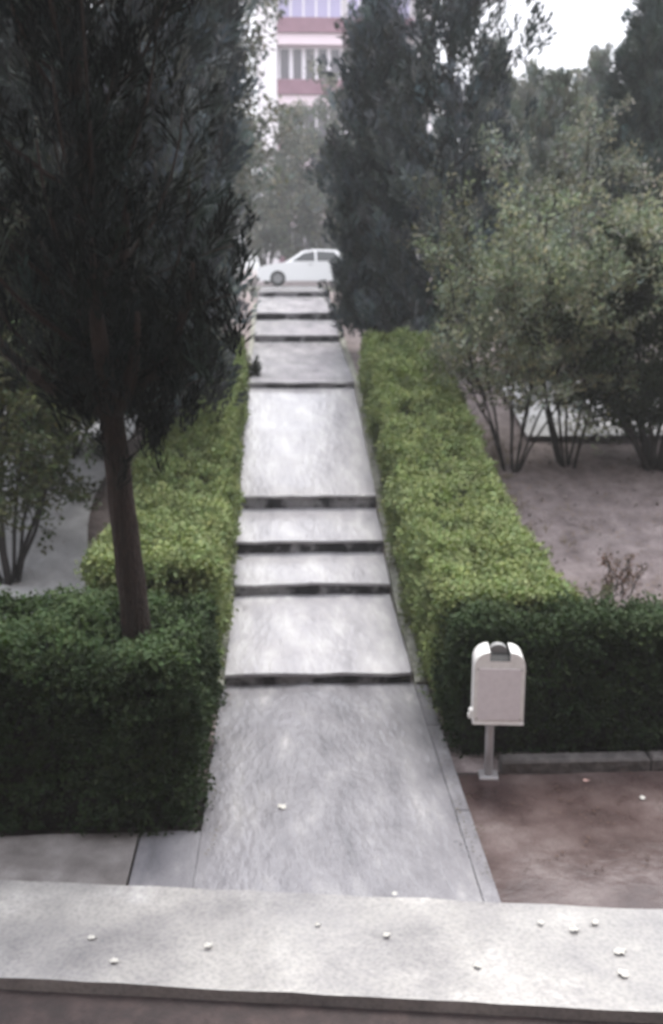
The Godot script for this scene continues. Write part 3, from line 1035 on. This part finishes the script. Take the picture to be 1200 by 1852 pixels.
	bushy("weed_plant", "small reddish weed in the bed behind the right hedge", 2.6, 8.5, {"h": 0.42, "spread": 0.2, "stems": 6, "bare": 0.3, "twigs": 5, "clusters": 3, "size": 0.6, "tint": Color(0.16, 0.10, 0.075), "mesh": olive_cl, "r": 0.006, "cat": "plant"})
	bushy("weed_plant", "small green weed beside the reddish one behind the hedge", 2.3, 8.0, {"h": 0.34, "spread": 0.2, "stems": 6, "bare": 0.2, "twigs": 5, "clusters": 4, "size": 0.6, "tint": Color(0.12, 0.13, 0.075), "mesh": olive_cl, "r": 0.005, "cat": "plant"})

	# trees farther off
	for f in [
		[7.2, 30.0, 6.0, 1.4, "slender hazy tree against the white sky, left one"], [9.0, 31.5, 5.2, 1.5, "slender hazy tree against the white sky, right one"],
		[-2.3, 30.0, 9.8, 1.5, "tall hazy tree left of the white pier of the apartment block"], [7.4, 14.0, 4.6, 1.7, "broad tree beyond the dark green bush at the right edge"], [10.5, 18.5, 5.6, 2.0, "broad hazy tree farthest to the right"],
		[-0.9, 50.0, 8.6, 2.0, "pale hazy tree before the apartment block, left of the gap"], [2.2, 51.0, 9.2, 2.0, "pale hazy tree before the apartment block, right of the gap"],
		[-4.2, 24.0, 7.0, 1.9, "hazy tree behind the left conifers, nearer one"], [-5.2, 17.0, 6.0, 1.7, "broad tree behind the tall dark olive bush"], [8.2, 22.0, 4.6, 1.8, "broad hazy tree behind the pointed conifer at right"], [6.2, 40.0, 7.0, 2.2, "far hazy tree behind the blue-grey conifers"]]:
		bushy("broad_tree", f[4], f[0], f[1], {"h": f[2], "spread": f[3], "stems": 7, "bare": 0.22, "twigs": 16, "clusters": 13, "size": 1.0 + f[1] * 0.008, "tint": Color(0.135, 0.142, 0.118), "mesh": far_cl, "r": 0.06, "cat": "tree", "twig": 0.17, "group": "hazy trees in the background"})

	bushy("low_shrub", "low dark plant on the left edge of the path at the upper step", -0.74, 13.6, {"h": 0.40, "spread": 0.18, "stems": 16, "bare": 0.05, "twigs": 7, "clusters": 8, "size": 0.55, "tint": Color(0.026, 0.032, 0.022), "mesh": round_cl, "r": 0.008, "cat": "plant"})
	litter_bin()
	car()
	litter()
	# small dead leaves and crumbs over the beds
	var crumb := begin()
	for i in 5:
		leaf(crumb, Vector3(rng.randf_range(-0.12, 0.12), 0.006, rng.randf_range(-0.12, 0.12)), Vector3(rng.randf_range(-1, 1), 0.1, rng.randf_range(-1, 1)).normalized(), Vector3.UP, rng.randf_range(0.02, 0.05), 0.02, Color(1, 1, 1))
	var crumbs := done(crumb)
	var lx := []
	var lc := []
	for i in 1300:
		var lu := rng.randf_range(6.6, 13.0)
		var px := rng.randf_range(1.7, 5.5) if i % 3 else rng.randf_range(-4.0, -1.6)
		lx.append(Transform3D(Basis(Vector3.UP, rng.randf() * TAU).scaled(Vector3.ONE * rng.randf_range(0.7, 1.3)), at(px, lu, 0.02)))
		var lk := rng.randf_range(0.3, 1.3)
		lc.append(Color(0.20 * lk, 0.15 * lk, 0.11 * lk))
	for i in 420:
		var eu := rng.randf_range(4.5, 17.0)
		var sx := (0.70 if rng.randf() < 0.6 else -0.64) + rng.randfn(0, 0.035)
		lx.append(Transform3D(Basis(Vector3.UP, rng.randf() * TAU).scaled(Vector3.ONE * rng.randf_range(0.2, 0.5)), Vector3(sx, maxf(0.0, ground(eu) + 0.05) + 0.025, -eu)))
		var lk := rng.randf_range(0.2, 0.9)
		lc.append(Color(0.13 * lk, 0.11 * lk, 0.07 * lk))
	for st_at in [[7.0, 0.0], [8.55, 0.17], [9.18, 0.37], [9.98, 0.60], [13.1, 1.42]]:
		for i in 34:
			var fx := rng.randf_range(-0.62, 0.62)
			lx.append(Transform3D(Basis(Vector3.UP, rng.randf() * TAU).scaled(Vector3.ONE * rng.randf_range(0.18, 0.42)), Vector3(fx, st_at[1] + 0.006, -(st_at[0] - 0.03 - 0.06 * pow(rng.randf(), 2.0)))))
			var lk := rng.randf_range(0.15, 0.8)
			lc.append(Color(0.10 * lk, 0.085 * lk, 0.07 * lk))
	for i in 60:
		lx.append(Transform3D(Basis(Vector3.UP, rng.randf() * TAU).scaled(Vector3.ONE * rng.randf_range(0.3, 0.6)), Vector3(rng.randf_range(0.9, 3.0), -0.012, -rng.randf_range(4.5, 5.6))))
		var lk := rng.randf_range(0.2, 0.8)
		lc.append(Color(0.14 * lk, 0.09 * lk, 0.07 * lk))
	tag(scatter("leaf_litter", crumbs, M.dry, null, lx, lc), "small dead brown leaves strewn over the bare beds", "leaf litter", "", "stuff")
	var pst := begin(true)
	var ps := SphereMesh.new()
	ps.radius = 0.5
	ps.height = 0.7
	ps.radial_segments = 7
	ps.rings = 4
	pst.append_from(ps, 0, Transform3D.IDENTITY)
	var pebble := pst.commit()
	var gx := []
	var gc := []
	for i in 1500:
		var gu := rng.randf_range(6.6, 12.8)
		var gxx := rng.randf_range(1.7, 5.0) if i % 4 else rng.randf_range(-3.6, -2.0)
		var gs := 0.008 + 0.03 * pow(rng.randf(), 3.0)
		gx.append(Transform3D(Basis.from_euler(Vector3(rng.randf(), rng.randf() * TAU, rng.randf())) * Basis.from_scale(Vector3(gs * 1.3, gs, gs)), at(gxx, gu, 0.05 * 0.0 + 0.012)))
		var gk := rng.randf_range(0.5, 1.5)
		gc.append(Color(0.20 * gk, 0.175 * gk, 0.165 * gk))
	tag(scatter("pebbles", pebble, M.dry, null, gx, gc), "small grey-brown stones lying on the bare beds", "pebbles", "", "stuff")
	# dry grass along the outer foot of the right hedge
	var blade := begin()
	for i in 9:
		var d := (rnd_dir() * 0.6 + Vector3.UP).normalized()
		leaf(blade, Vector3(rng.randf_range(-0.04, 0.04), 0, rng.randf_range(-0.04, 0.04)), d, rnd_dir(), rng.randf_range(0.06, 0.14), 0.007, Color(1, 1, 1))
	var tuft := done(blade)
	var xf := []
	var cols := []
	for i in 900:
		var u := rng.randf_range(6.3, 12.0)
		var x := 1.66 + absf(rng.randfn(0, 0.22))
		xf.append(Transform3D(Basis(Vector3.UP, rng.randf() * TAU).scaled(Vector3.ONE * rng.randf_range(0.5, 1.1)), at(x, u, 0.0)))
		var k := rng.randf_range(0.7, 1.2)
		cols.append(Color(0.24 * k, 0.20 * k, 0.13 * k))
	tag(scatter("dry_grass", tuft, M.dry, null, xf, cols), "dry straw-coloured grass along the outer foot of the right hedge", "grass", "", "stuff")
